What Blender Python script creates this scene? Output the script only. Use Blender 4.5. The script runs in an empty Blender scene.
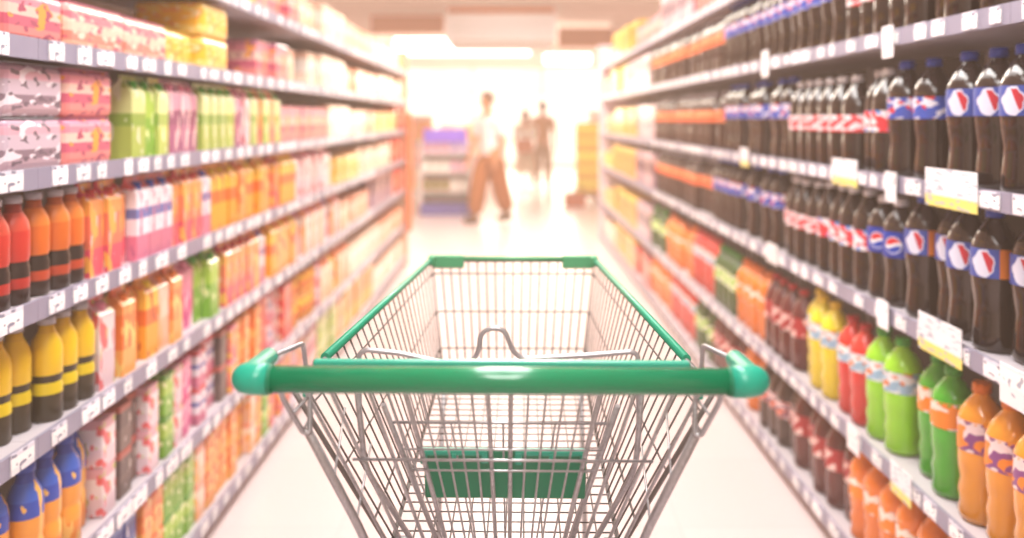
import bpy, bmesh, math, random
from mathutils import Vector, Matrix
random.seed(7)
PI = math.pi
S = bpy.context.scene
COL = S.collection
CAMZ = 1.445

# ------------------------------------------------------------------ materials
def newmat(name):
    m = bpy.data.materials.new(name); m.use_nodes = True
    return m, m.node_tree.nodes, m.node_tree.links, m.node_tree.nodes['Principled BSDF']

def mat(name, col, rough=.5, metal=0., coat=0., emit=None, es=0., var=0., spec=.5):
    m, N, L, b = newmat(name)
    b.inputs['Roughness'].default_value = rough
    b.inputs['Metallic'].default_value = metal
    b.inputs['Coat Weight'].default_value = coat
    b.inputs['Specular IOR Level'].default_value = spec
    c = (*col, 1)
    nz = N.new('ShaderNodeTexNoise'); nz.inputs['Scale'].default_value = 14
    tc = N.new('ShaderNodeTexCoord'); L.new(tc.outputs['Object'], nz.inputs['Vector'])
    mx = N.new('ShaderNodeMix'); mx.data_type = 'RGBA'
    mx.inputs[6].default_value = c
    mx.inputs[7].default_value = (*[x * .86 for x in col], 1)
    L.new(nz.outputs['Fac'], mx.inputs[0])
    out = mx.outputs[2]
    if var:
        oi = N.new('ShaderNodeObjectInfo'); hs = N.new('ShaderNodeHueSaturation')
        mr = N.new('ShaderNodeMapRange'); mr.inputs[3].default_value = 1 - var; mr.inputs[4].default_value = 1 + var
        L.new(oi.outputs['Random'], mr.inputs[0]); L.new(mr.outputs[0], hs.inputs['Value'])
        L.new(out, hs.inputs['Color']); out = hs.outputs[0]
    L.new(out, b.inputs['Base Color'])
    if emit:
        b.inputs['Emission Color'].default_value = (*emit, 1); b.inputs['Emission Strength'].default_value = es
    return m

def hexc(h):
    h = h.lstrip('#')
    v = [int(h[i:i+2], 16) / 255 for i in (0, 2, 4)]
    return tuple(x / 12.92 if x <= .04045 else ((x + .055) / 1.055) ** 2.4 for x in v)

def bands(name, stops, rough=.35, axis='Z', blobs=None, coat=.3, var=.1):
    """colour bands up the height of the pack: stops = [(from fraction, colour)]; blobs = (colour, scale, threshold)"""
    m, N, L, b = newmat(name)
    b.inputs['Roughness'].default_value = rough; b.inputs['Coat Weight'].default_value = coat
    tc = N.new('ShaderNodeTexCoord'); sp = N.new('ShaderNodeSeparateXYZ')
    L.new(tc.outputs['Generated'], sp.inputs[0])
    cr = N.new('ShaderNodeValToRGB'); cr.color_ramp.interpolation = 'CONSTANT'
    els = cr.color_ramp.elements
    els[0].position = stops[0][0]; els[0].color = (*stops[0][1], 1)
    els[1].position = 1.0; els[1].color = (*stops[-1][1], 1)
    for p, c in stops[1:]:
        e = els.new(min(p, .999)); e.color = (*c, 1)
    L.new(sp.outputs[axis], cr.inputs[0])
    out = cr.outputs[0]
    if blobs:
        for k, (bc, sc, th) in enumerate(blobs):
            nz = N.new('ShaderNodeTexNoise'); nz.inputs['Scale'].default_value = sc
            nz.inputs['Detail'].default_value = 0.5
            mp = N.new('ShaderNodeMapping'); mp.inputs['Location'].default_value = (k * 3.7 + len(name), k * 1.3, sc)
            L.new(tc.outputs['Generated'], mp.inputs[0]); L.new(mp.outputs[0], nz.inputs['Vector'])
            gt = N.new('ShaderNodeMath'); gt.operation = 'GREATER_THAN'; gt.inputs[1].default_value = th
            L.new(nz.outputs['Fac'], gt.inputs[0])
            mx = N.new('ShaderNodeMix'); mx.data_type = 'RGBA'; mx.inputs[7].default_value = (*bc, 1)
            L.new(gt.outputs[0], mx.inputs[0]); L.new(out, mx.inputs[6]); out = mx.outputs[2]
    oi = N.new('ShaderNodeObjectInfo'); hs = N.new('ShaderNodeHueSaturation')
    mr = N.new('ShaderNodeMapRange'); mr.inputs[3].default_value = 1 - var; mr.inputs[4].default_value = 1 + var
    L.new(oi.outputs['Random'], mr.inputs[0]); L.new(mr.outputs[0], hs.inputs['Value'])
    L.new(out, hs.inputs['Color']); L.new(hs.outputs[0], b.inputs['Base Color'])
    return m

def liquid(name, col, rough=.12):
    m, N, L, b = newmat(name)
    b.inputs['Roughness'].default_value = rough; b.inputs['Coat Weight'].default_value = .8
    b.inputs['Coat Roughness'].default_value = .08
    b.inputs['Subsurface Weight'].default_value = 0
    tc = N.new('ShaderNodeTexCoord'); sp = N.new('ShaderNodeSeparateXYZ'); L.new(tc.outputs['Generated'], sp.inputs[0])
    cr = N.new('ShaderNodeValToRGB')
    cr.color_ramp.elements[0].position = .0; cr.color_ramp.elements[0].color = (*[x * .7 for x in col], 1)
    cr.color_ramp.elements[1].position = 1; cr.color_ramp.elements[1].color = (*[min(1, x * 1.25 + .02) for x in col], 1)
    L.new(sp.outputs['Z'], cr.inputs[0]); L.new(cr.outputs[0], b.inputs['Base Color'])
    return m

# ------------------------------------------------------------------ mesh helpers
def box(bm, x0, x1, y0, y1, z0, z1, mi=0):
    vs = [bm.verts.new(p) for p in ((x0,y0,z0),(x1,y0,z0),(x1,y1,z0),(x0,y1,z0),(x0,y0,z1),(x1,y0,z1),(x1,y1,z1),(x0,y1,z1))]
    for f in ((3,2,1,0),(4,5,6,7),(0,1,5,4),(1,2,6,5),(2,3,7,6),(3,0,4,7)):
        fc = bm.faces.new([vs[i] for i in f]); fc.material_index = mi

def bbox(bm, x0, x1, y0, y1, z0, z1, r=.004, seg=2):
    b2 = bmesh.new(); box(b2, x0, x1, y0, y1, z0, z1)
    bmesh.ops.bevel(b2, geom=b2.edges[:], offset=r, segments=seg, affect='EDGES', profile=.5)
    me = bpy.data.meshes.new('t'); b2.to_mesh(me); b2.free(); bm.from_mesh(me); bpy.data.meshes.remove(me)

def fillet(pts, r, n=4):
    pts = [Vector(p) for p in pts]; out = [pts[0]]
    for i in range(1, len(pts) - 1):
        a, b, c = pts[i-1], pts[i], pts[i+1]
        d1, d2 = (a - b), (c - b); rr = min(r, d1.length * .48, d2.length * .48)
        p, q = b + d1.normalized() * rr, b + d2.normalized() * rr
        for k in range(n + 1):
            t = k / n
            out.append(p * (1-t)**2 + b * 2*t*(1-t) + q * t*t)
    out.append(pts[-1]); return out

def tube(bm, pts, r, n=8, cap=True, closed=False):
    pts = [Vector(p) for p in pts]
    rs = r if isinstance(r, (list, tuple)) else [r] * len(pts)
    rings = []; up = None
    for i, p in enumerate(pts):
        if closed: d = (pts[(i+1) % len(pts)] - pts[i-1])
        elif i == 0: d = pts[1] - p
        elif i == len(pts) - 1: d = p - pts[i-1]
        else: d = (pts[i+1] - p).normalized() + (p - pts[i-1]).normalized()
        d.normalize()
        if up is None: up = Vector((0,0,1)) if abs(d.z) < .9 else Vector((1,0,0))
        s = d.cross(up).normalized(); up = s.cross(d).normalized()
        rings.append([bm.verts.new(p + (s * math.cos(2*PI*k/n) + up * math.sin(2*PI*k/n)) * rs[i]) for k in range(n)])
    m = len(rings)
    for i in range(m if closed else m - 1):
        a, b = rings[i], rings[(i+1) % m]
        for k in range(n):
            f = bm.faces.new((a[k], a[(k+1) % n], b[(k+1) % n], b[k])); f.smooth = True
    if cap and not closed:
        bm.faces.new(rings[0][::-1]); bm.faces.new(rings[-1])

def lathe(bm, prof, n=16, c=(0,0,0)):
    rings = [[bm.verts.new((c[0] + r * math.cos(2*PI*k/n), c[1] + r * math.sin(2*PI*k/n), c[2] + z)) for k in range(n)] for r, z in prof]
    for a, b in zip(rings, rings[1:]):
        for k in range(n):
            f = bm.faces.new((a[k], a[(k+1) % n], b[(k+1) % n], b[k])); f.smooth = True
    bm.faces.new(rings[0][::-1]); bm.faces.new(rings[-1])

def mesh(name, fn):
    bm = bmesh.new(); fn(bm)
    bmesh.ops.recalc_face_normals(bm, faces=bm.faces[:])
    me = bpy.data.meshes.new(name); bm.to_mesh(me); bm.free(); return me

def link(name, me, m=None, parent=None, loc=None, **props):
    o = bpy.data.objects.new(name, me); COL.objects.link(o)
    if m is not None and me is not None and not me.materials: me.materials.append(m)
    if parent is not None: o.parent = parent
    if loc is not None: o.location = loc
    for k, v in props.items(): o[k] = v
    return o

def obj(name, fn, m, parent=None, loc=None, **props):
    me = mesh(name, fn)
    for x in (m if isinstance(m, (list, tuple)) else [m]): me.materials.append(x)
    return link(name, me, None, parent, loc, **props)

def empty(name, loc=(0,0,0), rz=0, **props):
    o = bpy.data.objects.new(name, None); COL.objects.link(o); o.location = loc; o.rotation_euler = (0,0,rz)
    for k, v in props.items(): o[k] = v
    return o

def copy_tree(o, parent=None):
    c = o.copy(); COL.objects.link(c); c.parent = parent
    for ch in KIDS.get(o.name, []): copy_tree(ch, c)
    return c
KIDS = {}

ORD = 'zeroth first second third fourth fifth sixth seventh eighth ninth tenth eleventh twelfth thirteenth fourteenth fifteenth sixteenth seventeenth eighteenth nineteenth twentieth'.split()
def ordn(n):
    if n <= 20: return ORD[n]
    return f"{n}{'th' if 10 <= n % 100 <= 20 else {1:'st',2:'nd',3:'rd'}.get(n % 10, 'th')}"

# ------------------------------------------------------------------ the room
ST = dict(kind='structure')
def floor_mat():
    m, N, L, b = newmat('pale polished floor tile')
    tc = N.new('ShaderNodeTexCoord'); bk = N.new('ShaderNodeTexBrick')
    bk.offset = 0; bk.inputs['Scale'].default_value = 1
    bk.inputs['Brick Width'].default_value = .6; bk.inputs['Row Height'].default_value = .6
    bk.inputs['Mortar Size'].default_value = .002
    bk.inputs['Color1'].default_value = (*hexc('dccdce'), 1); bk.inputs['Color2'].default_value = (*hexc('d8c8c9'), 1)
    bk.inputs['Mortar'].default_value = (*hexc('ccbcbc'), 1)
    L.new(tc.outputs['Object'], bk.inputs['Vector']); L.new(bk.outputs[0], b.inputs['Base Color'])
    b.inputs['Roughness'].default_value = .28; b.inputs['Specular IOR Level'].default_value = .35
    return m
WHITE = mat('white painted wall', hexc('f3e9e2'), .8)
CEIL = mat('ceiling board', hexc('f6e6e0'), .85)
obj('floor', lambda bm: box(bm, -7, 7, -3, 26, -.1, 0), floor_mat(), **ST)
obj('ceiling', lambda bm: box(bm, -7, 7, -3, 26, 3.6, 3.7), CEIL, **ST)
obj('wall_left', lambda bm: box(bm, -7.1, -7, -3, 26, 0, 3.6), WHITE, **ST)
obj('wall_right', lambda bm: box(bm, 7, 7.1, -3, 26, 0, 3.6), WHITE, **ST)
obj('wall_rear', lambda bm: box(bm, -7, 7, -3.1, -3, 0, 3.6), WHITE, **ST)
def wall_far(bm):
    box(bm, -7, -3.2, 25, 25.15, 0, 3.6); box(bm, 3.0, 7, 25, 25.15, 0, 3.6); box(bm, -3.2, 3.0, 25, 25.15, 2.95, 3.6)
obj('wall_far', wall_far, WHITE, **ST)
FR = mat('pale window frame', hexc('efe3da'), .5)
def wf(bm):
    for x in (-3.2, -1.15, .9, 2.93): box(bm, x, x + .07, 24.96, 25.1, 0, 2.95)
    box(bm, -3.2, 3.0, 24.96, 25.1, 2.88, 2.95); box(bm, -3.2, 3.0, 24.96, 25.1, 0, .1); box(bm, -3.2, 3.0, 24.96, 25.1, 2.2, 2.25)
w = obj('window_1', wf, FR, **ST)
GL, N, L, b = newmat('clear glass'); b.inputs['Transmission Weight'].default_value = 1; b.inputs['Roughness'].default_value = 0; b.inputs['IOR'].default_value = 1.02
obj('window_pane', lambda bm: box(bm, -3.19, 2.99, 25.02, 25.03, .05, 2.9), GL, w, **ST)
def day_mat():
    m, N, L, b = newmat('bright daylight outside')
    tc = N.new('ShaderNodeTexCoord'); sp = N.new('ShaderNodeSeparateXYZ'); L.new(tc.outputs['Generated'], sp.inputs[0])
    nz = N.new('ShaderNodeTexNoise'); nz.inputs['Scale'].default_value = 6; L.new(tc.outputs['Generated'], nz.inputs['Vector'])
    cr = N.new('ShaderNodeValToRGB'); cr.color_ramp.elements[0].color = (1, .80, .50, 1); cr.color_ramp.elements[0].position = .3
    cr.color_ramp.elements[1].color = (1, .97, .86, 1); cr.color_ramp.elements[1].position = .6
    L.new(nz.outputs['Fac'], cr.inputs[0]); L.new(cr.outputs[0], b.inputs['Emission Color'])
    b.inputs['Emission Strength'].default_value = 1.5; b.inputs['Base Color'].default_value = (.8,.8,.75,1)
    return m
obj('exterior', lambda bm: box(bm, -5, 5, 25.9, 25.95, 0, 3.5), day_mat(), **ST)

BEAM = mat('tan bulkhead paint', hexc('b8662a'), .7)
GREYB = mat('pale grey duct casing', hexc('dcd8da'), .6)
PINKB = mat('pale pink bulkhead paint', hexc('f2dcd6'), .8)
def casing(bm): box(bm, -.99, .71, 13.0, 15.2, 2.64, 3.14)
ac = obj('air_conditioner_casing', casing, GREYB, label='big pale grey air conditioner casing hung under the ceiling', category='air conditioner')
obj('grille', lambda bm: [box(bm, -.93, .65, 12.985, 13.0, 2.7 + i * .06, 2.715 + i * .06) for i in range(4)], mat('grille grey', hexc('c9c4c6'), .6), ac)
obj('top_trim', lambda bm: box(bm, -.95, .67, 12.97, 13.0, 3.05, 3.13), BEAM, ac)
obj('hanger_rod', lambda bm: tube(bm, [(-.9, 14, 3.14), (-.9, 14, 3.6)], .012), GREYB, ac)
obj('hanger_rod', lambda bm: tube(bm, [(.6, 14, 3.14), (.6, 14, 3.6)], .012), GREYB, ac)
obj('beam_left', lambda bm: box(bm, -2.6, -1.25, 15.9, 16.3, 3.05, 3.36), BEAM, **ST)
obj('beam_right', lambda bm: box(bm, .95, 2.0, 16.5, 16.9, 2.84, 3.2), BEAM, **ST)
obj('beam_upper', lambda bm: [box(bm, -7, 7, 16.0, 17.2, 3.36, 3.6), box(bm, -7, -2.6, 15.9, 16.4, 2.9, 3.36), box(bm, 2.0, 7, 16.4, 16.9, 2.9, 3.36)], PINKB, **ST)

# ------------------------------------------------------------------ lights
TUBE = mat('lit fluorescent tube', (1, 1, 1), .5, emit=(1, .96, .9), es=6)
HOUS = mat('white lamp housing', hexc('f4efec'), .5)
def strip_light(x, y, z, wx, wy, power, label, col=(1, .95, .88), drop=True, th=.035):
    t = empty('ceiling_light', (x, y, z), label=label, category='light', group='ceiling lights over the aisle')
    obj('housing', lambda bm: bbox(bm, -wx/2, wx/2, -wy/2, wy/2, 0, .06, .01), HOUS, t)
    obj('diffuser', lambda bm: bbox(bm, -wx/2 + .02, wx/2 - .02, -wy/2 + .02, wy/2 - .02, -th, 0.0, .012), TUBE, t)
    if drop:
        for s in (-1, 1):
            if wx > wy: p = (s * wx * .4, 0)
            else: p = (0, s * wy * .4)
            obj('hanger_rod', lambda bm: tube(bm, [(p[0], p[1], .06), (p[0], p[1], 3.6 - z)], .006), HOUS, t)
    if power:
        l = bpy.data.lights.new('lamp', 'AREA'); l.shape = 'RECTANGLE'; l.size = wx; l.size_y = wy; l.energy = power; l.color = col
        lo = bpy.data.objects.new('lamp', l); COL.objects.link(lo); lo.location = (x, y, z - th - .03)
for i, (y, pw) in enumerate(((-1.2, 30), (2.2, 36), (5.6, 54), (9.0, 85), (10.8, 30))):
    strip_light(0, y, 3.3, .9, 2.4, pw, f'long white ceiling light over the aisle, {ordn(i+1)} along from the trolley end',
                (.99, .98, 1) if y < 4 else (1, .88, .72))
for i, y in enumerate((-.5, 3.4, 7.2)):  # added bare fill lamps, no fixtures, tilted across at the shelving rows
    for s in (-1, 1):
        l = bpy.data.lights.new('lamp', 'AREA'); l.shape = 'RECTANGLE'; l.size = .4; l.size_y = 3; l.energy = 13 if y < 5 else 26
        l.color = (1, .97, .96) if y < 4 else (1, .85, .66)
        lo = bpy.data.objects.new('lamp', l); COL.objects.link(lo); lo.location = (s * .25, y, 2.9)
        lo.rotation_euler = (0, -s * -.9, 0)
strip_light(-1.12, 20, 3.3, 3.2, .35, 100, 'wide bright strip light hanging far beyond the aisle end, left of the short one', (1, .9, .75), th=.36)
strip_light(1.35, 20, 2.93, 1.1, .35, 50, 'short bright strip light hanging far beyond the aisle on the right', (1, .9, .75), th=.2)
# daylight pouring in through the glazed shopfront
l = bpy.data.lights.new('daylight', 'AREA'); l.shape = 'RECTANGLE'; l.size = 6; l.size_y = 2.6; l.energy = 300; l.color = (1, .86, .66)
lo = bpy.data.objects.new('daylight', l); COL.objects.link(lo); lo.location = (0, 24.7, 1.6); lo.rotation_euler = (PI/2, 0, PI)
lo.rotation_euler = (-PI/2, 0, 0)

# ------------------------------------------------------------------ shelving
SHM = mat('pale enamelled shelf metal', hexc('cfc8cf'), .4)
RAIL = mat('grey lilac price rail', hexc('9a97ae'), .35)
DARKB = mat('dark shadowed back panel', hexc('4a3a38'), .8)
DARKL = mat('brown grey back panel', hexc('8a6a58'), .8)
TAGW = bands('white price label', [(0, hexc('f2eff4')), (.3, hexc('ffffff')), (.8, hexc('e6e2ee'))], blobs=[(hexc('8c8aa0'), 3.5, .62)], coat=0, rough=.7)
XL, XR = -1.017, 1.07
LZ = [.09, .407, .738, 1.033, 1.316, 1.594, 1.878]
RZ = [.09, .455, .888, 1.263, 1.67, 2.03]
tag_me = mesh('price_label', lambda bm: box(bm, -.0015, .0015, -.031, .031, -.021, .022)); tag_me.materials.append(TAGW)
def bay(side, y0, y1, n):
    s = -1 if side == 'left' else 1
    X = XL if s < 0 else XR
    Zs = LZ if s < 0 else RZ
    top = Zs[-1] + (.42 if s < 0 else .46)
    root = empty('shelving_bay', (X, (y0 + y1) / 2, 0), category='shelf',
        label=f'white metal bay of drinks shelving, {ordn(n)} nearest in the {side} row', group=f'shelving bays of the {side} row')
    h = (y1 - y0) / 2 - .0006; D = .5 * s
    def bx(bm, a, b, *r): box(bm, min(a, b), max(a, b), *r)
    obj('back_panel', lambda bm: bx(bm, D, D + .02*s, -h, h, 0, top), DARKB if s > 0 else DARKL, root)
    obj('upright', lambda bm: bx(bm, D - .03*s, D, -h, -h + .03, 0, top), SHM, root)
    obj('kick_plate', lambda bm: bx(bm, .035*s, .045*s, -h, h, 0, Zs[0] - .02), SHM, root)
    for k, z in enumerate(Zs):
        sh = obj('shelf', lambda bm: bx(bm, .004*s, D - .03*s, -h, h, z - .012, z + .012), SHM, root)
        obj('price_rail', lambda bm: bx(bm, -.004*s, .004*s, -h, h, z - .024, z + .022), RAIL, sh)
        if y1 < 7.2:
            y = -h + .05 + random.uniform(0, .04)
            while y < h - .04:
                tg = link('price_label', tag_me, None, sh, (-.006*s, y, z)); tg.scale = (1, random.choice((.7, 1, 1, 1.35)), random.uniform(.85, 1.1))
                y += random.choice((.075, .09, .11, .13)) + (y0 + y) * .01
    return root
def side_bays(side, y0, y1, n):
    d = (y1 - y0) / n
    for i in range(n): bay(side, y0 + i*d, y0 + (i+1)*d, i + 1)
side_bays('left', .9, 8.3, 8)
side_bays('right', .9, 10.0, 10)
END = mat('orange end panel', hexc('f08a5a'), .5)
o = obj('end_panel', lambda bm: bbox(bm, -1.55, -1.0, 8.31, 8.35, 0, 2.1, .006), mat('peach end panel', hexc('f2c9ae'), .6),
        label='peach board closing off the far end of the left shelving row', category='panel')
o = obj('hanging_strip', lambda bm: bbox(bm, -1.012, -.955, 8.24, 8.30, .35, 1.5, .01), END,
        label='narrow orange hanging strip at the far corner of the left shelving', category='strip')
o = obj('end_panel', lambda bm: bbox(bm, 1.05, 1.62, 10.01, 10.05, 0, 2.3, .006), mat('lilac end panel', hexc('e8d6e2'), .6),
        label='lilac white board closing off the far end of the right shelving row', category='panel')

# ------------------------------------------------------------------ product kinds
def bottle_proto(kind, body, cap, lab, h=.33, r=.052, style='cola', lz=(.5, .68)):
    """a bottle mesh standing at z=0 with a cap and a label sleeve as parts"""
    if style == 'cola':
        pr = [(.72,0),(.92,.015),(.98,.05),(.96,.12),(.88,.24),(.86,.32),(.95,.42),(1,.5),(1,.68),(.97,.74),(.8,.81),(.55,.87),(.34,.91),(.30,.94),(.30,.955)]
    elif style == 'straight':
        pr = [(.75,0),(.95,.015),(1,.05),(1,.35),(.97,.37),(1,.4),(1,.66),(.95,.72),(.75,.80),(.48,.87),(.34,.91),(.31,.94),(.31,.955)]
    elif style == 'wavy':
        pr = [(.7,0),(.9,.015),(.97,.06),(.9,.14),(.97,.22),(.88,.30),(.97,.38),(.98,.45),(.98,.62),(.95,.68),(1,.73),(.85,.80),(.55,.87),(.34,.91),(.31,.94),(.31,.955)]
    else:  # squat: wide shouldered juice bottle
        pr = [(.85,0),(1,.02),(1,.33),(.93,.36),(.93,.40),(1,.43),(1,.68),(.9,.76),(.62,.84),(.5,.88),(.48,.94)]
    def at(z):
        for (a, za), (b, zb) in zip(pr, pr[1:]):
            if za <= z <= zb: return a + (b - a) * (z - za) / (zb - za)
        return pr[-1][0]
    o = obj(kind, lambda bm: lathe(bm, [(a*r, z*h) for a, z in pr], 16), body)
    cr = .40 if style != 'squat' else .56
    c = obj('cap', lambda bm: lathe(bm, [(cr*r, .93*h), (cr*r, .985*h), (cr*.9*r, h)], 14), cap, o)
    ks = [c]
    if lab:
        n = 5; zz = [lz[0] + (lz[1] - lz[0]) * i / n for i in range(n + 1)]
        def fn(bm):
            rr = [(at(z)*r + .0012, z*h) for z in zz]
            rings = [[bm.verts.new((a*math.cos(2*PI*k/18), a*math.sin(2*PI*k/18), z)) for k in range(18)] for a, z in rr]
            for a, b in zip(rings, rings[1:]):
                for k in range(18):
                    f = bm.faces.new((a[k], a[(k+1)%18], b[(k+1)%18], b[k])); f.smooth = True
        ks.append(obj('label', fn, lab, o))
    KIDS[o.name] = ks
    return o

def carton_proto(kind, m, w, d, h, style='brick', lidm=None):
    """depth axis is x (into the shelf), width along y"""
    def fn(bm):
        if style == 'gable':
            hb = h * .8
            vs = [bm.verts.new(p) for p in ((-d/2,-w/2,0),(d/2,-w/2,0),(d/2,w/2,0),(-d/2,w/2,0),(-d/2,-w/2,hb),(d/2,-w/2,hb),(d/2,w/2,hb),(-d/2,w/2,hb),
                  (-.004,-w/2,h*.94),(.004,-w/2,h*.94),(.004,w/2,h*.94),(-.004,w/2,h*.94),(-.004,-w/2,h),(.004,-w/2,h),(.004,w/2,h),(-.004,w/2,h))]
            for f in ((3,2,1,0),(0,1,5,4),(1,2,6,5),(2,3,7,6),(3,0,4,7),(4,5,9,8),(5,6,10,9),(6,7,11,10),(7,4,8,11),(8,9,13,12),(9,10,14,13),(10,11,15,14),(11,8,12,15),(12,13,14,15)):
                bm.faces.new([vs[i] for i in f])
        elif style == 'pack':   # shrink wrapped pack: rounded, with the tins' bumps showing
            k = max(2, int(round(w / .066)))
            pts = []
            for i in range(k + 1):
                pts.append(i)
            bbox(bm, -d/2, d/2, -w/2, w/2, 0, h, min(.018, h*.2), 3)
            for v in bm.verts:
                ph = (v.co.y + w/2) / w * k * PI
                v.co.x *= .965 + .035 * abs(math.sin(ph))
        else:
            bbox(bm, -d/2, d/2, -w/2, w/2, 0, h, .005, 2)
    o = obj(kind, fn, m)
    ks = []
    if lidm is not None:
        if style == 'gable':
            ks.append(obj('cap', lambda bm: lathe(bm, [(.013, h*.84), (.013, h*.93), (.011, h*.935)], 12, (-d*.22, 0, 0)), lidm, o))
        elif style == 'brick':
            ks.append(obj('cap', lambda bm: lathe(bm, [(.013, h), (.013, h+.012), (.011, h+.014)], 12, (-d*.15, 0, 0)), lidm, o))
        else:
            ks.append(obj('top_flap', lambda bm: box(bm, -d/2*.94, d/2*.94, -w/2*.9, w/2*.9, h, h + .002), lidm, o))
    KIDS[o.name] = ks
    return o

def can_proto(kind, m, top, r=.033, h=.12):
    o = obj(kind, lambda bm: lathe(bm, [(r*.8,0),(r,.008),(r,h-.012),(r*.85,h-.002),(r*.85,h-.004)], 16), m)
    c = obj('lid', lambda bm: lathe(bm, [(r*.85,h-.003),(r*.88,h),(r*.8,h),(r*.78,h-.002)], 16), top, o)
    KIDS[o.name] = [c]; return o

C = hexc
capm = {k: mat(f'{k} plastic cap', C(v), .35) for k, v in dict(blue='2a4fb8', red='c8242c', white='ececf0', grey='b9b9c2', orange='f08020', green='3fae3a', yellow='f2cf20', black='2a2626', pink='e88aa8').items()}
STEEL_LID = mat('bright tin lid', C('c8c8cc'), .25, .9)
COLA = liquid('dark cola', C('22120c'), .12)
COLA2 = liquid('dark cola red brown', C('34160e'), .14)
def labm(name, base, a, b_=None, th=.55):
    return bands(name, [(0, C(base)), (.12, C(base)), (.93, C(base))], blobs=[(C(a), 3.2, th)] + ([(C(b_), 3.6, .6)] if b_ else []), coat=.1, rough=.45, var=.06)

def logo_label():
    """blue label that carries a round red, white and blue emblem facing the aisle"""
    m, N, L, b = newmat('blue label with round emblem'); b.inputs['Roughness'].default_value = .4
    tc = N.new('ShaderNodeTexCoord'); sp = N.new('ShaderNodeSeparateXYZ'); L.new(tc.outputs['Object'], sp.inputs[0])
    def M(op, a, c2=None):
        n = N.new('ShaderNodeMath'); n.operation = op
        for i, v in enumerate((a, c2)):
            if v is None: continue
            if isinstance(v, (int, float)): n.inputs[i].default_value = v
            else: L.new(v, n.inputs[i])
        return n.outputs[0]
    # the emblem faces (-x, -y): u runs along the label's front
    u = M('SUBTRACT', M('MULTIPLY', sp.outputs['X'], .62), M('MULTIPLY', sp.outputs['Y'], .78)); zc = M('SUBTRACT', sp.outputs['Z'], .178)
    r = M('SQRT', M('ADD', M('MULTIPLY', u, u), M('MULTIPLY', zc, zc)))
    inside = M('LESS_THAN', r, .022); ring = M('LESS_THAN', r, .0245)
    wav = M('MULTIPLY', M('SINE', M('MULTIPLY', u, 110)), .004)
    top = M('GREATER_THAN', zc, M('ADD', wav, .004)); bot = M('LESS_THAN', zc, M('SUBTRACT', wav, .004))
    front = M('LESS_THAN', sp.outputs['X'], .0)
    def mixc(f, a, bcol):
        x = N.new('ShaderNodeMix'); x.data_type = 'RGBA'; L.new(f, x.inputs[0])
        if isinstance(a, tuple): x.inputs[6].default_value = (*a, 1)
        else: L.new(a, x.inputs[6])
        if isinstance(bcol, tuple): x.inputs[7].default_value = (*bcol, 1)
        else: L.new(bcol, x.inputs[7])
        return x.outputs[2]
    c = mixc(top, (1., 1., 1.), C('d8202c')); c = mixc(bot, c, C('1546b4'))
    base = mixc(M('MULTIPLY', ring, front), C('0f3aa8'), (.9, .9, .95))
    fin = mixc(M('MULTIPLY', inside, front), base, c)
    L.new(fin, b.inputs['Base Color']); return m

def panel_label(name, base, oval, core, side_col):
    m, N, L, b = newmat(name); b.inputs['Roughness'].default_value = .4
    tc = N.new('ShaderNodeTexCoord'); sp = N.new('ShaderNodeSeparateXYZ'); L.new(tc.outputs['Object'], sp.inputs[0])
    sg = N.new('ShaderNodeSeparateXYZ'); L.new(tc.outputs['Generated'], sg.inputs[0])
    def M(op, a, c2=None):
        n = N.new('ShaderNodeMath'); n.operation = op
        for i, v in enumerate((a, c2)):
            if v is None: continue
            if isinstance(v, (int, float)): n.inputs[i].default_value = v
            else: L.new(v, n.inputs[i])
        return n.outputs[0]
    u = M('SUBTRACT', M('MULTIPLY', sp.outputs['X'], .62), M('MULTIPLY', sp.outputs['Y'], .78))
    w_ = M('ADD', M('MULTIPLY', sp.outputs['X'], .78), M('MULTIPLY', sp.outputs['Y'], .62))
    fr = M('LESS_THAN', w_, 0.0)
    zc = M('MULTIPLY', M('SUBTRACT', sg.outputs['Z'], .5), .05)
    uu = M('MULTIPLY', M('ADD', u, .008), .95)
    r = M('SQRT', M('ADD', M('MULTIPLY', uu, uu), M('MULTIPLY', zc, zc)))
    nz = N.new('ShaderNodeTexNoise'); nz.inputs['Scale'].default_value = 55; L.new(tc.outputs['Object'], nz.inputs['Vector'])
    r2 = M('ADD', r, M('MULTIPLY', M('SUBTRACT', nz.outputs['Fac'], .5), .012))
    cur = None
    def mixc(f, a, bcol):
        x = N.new('ShaderNodeMix'); x.data_type = 'RGBA'; L.new(f, x.inputs[0])
        if isinstance(a, tuple): x.inputs[6].default_value = (*a, 1)
        else: L.new(a, x.inputs[6])
        x.inputs[7].default_value = (*bcol, 1)
        return x.outputs[2]
    cur = mixc(M('MULTIPLY', M('LESS_THAN', r2, .024), fr), C(base), C(oval))
    cur = mixc(M('MULTIPLY', M('MULTIPLY', M('LESS_THAN', r2, .021), M('GREATER_THAN', M('ADD', u, M('MULTIPLY', zc, .5)), -.002)), fr), cur, C(core))
    cur = mixc(M('MULTIPLY', M('GREATER_THAN', u, .026), M('LESS_THAN', u, .046)), cur, C(side_col))
    L.new(cur, b.inputs['Base Color']); return m
L_BLUE = labm('blue cola label', '3a56b4', 'e8e4f0', 'd8242c')
L_BLUEO = panel_label('blue label with orange panel', '3a52a6', 'dcdcee', 'c83040', 'd8782a')
L_RW = labm('red and white label', 'f0dfe2', 'e04450', None, .5)
L_RWB = labm('red white and blue label', 'f0e6ea', 'e23c48', '2c86d4', .5)
L_OR = labm('orange red label', 'f0683a', 'f6a070', None)
L_PURP = labm('purple and white label', '8a4a88', 'f0d8d8', 'f08a2a', .5)
L_ORW = labm('orange and white label', 'f28a2a', 'f4e8dc', None, .52)
L_BLW = labm('pale blue label', '9cc0d8', 'f2f2f4', 'e0782a', .5)
L_DKR = labm('dark red label', 'b02a30', 'f0d0c8', None)
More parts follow.
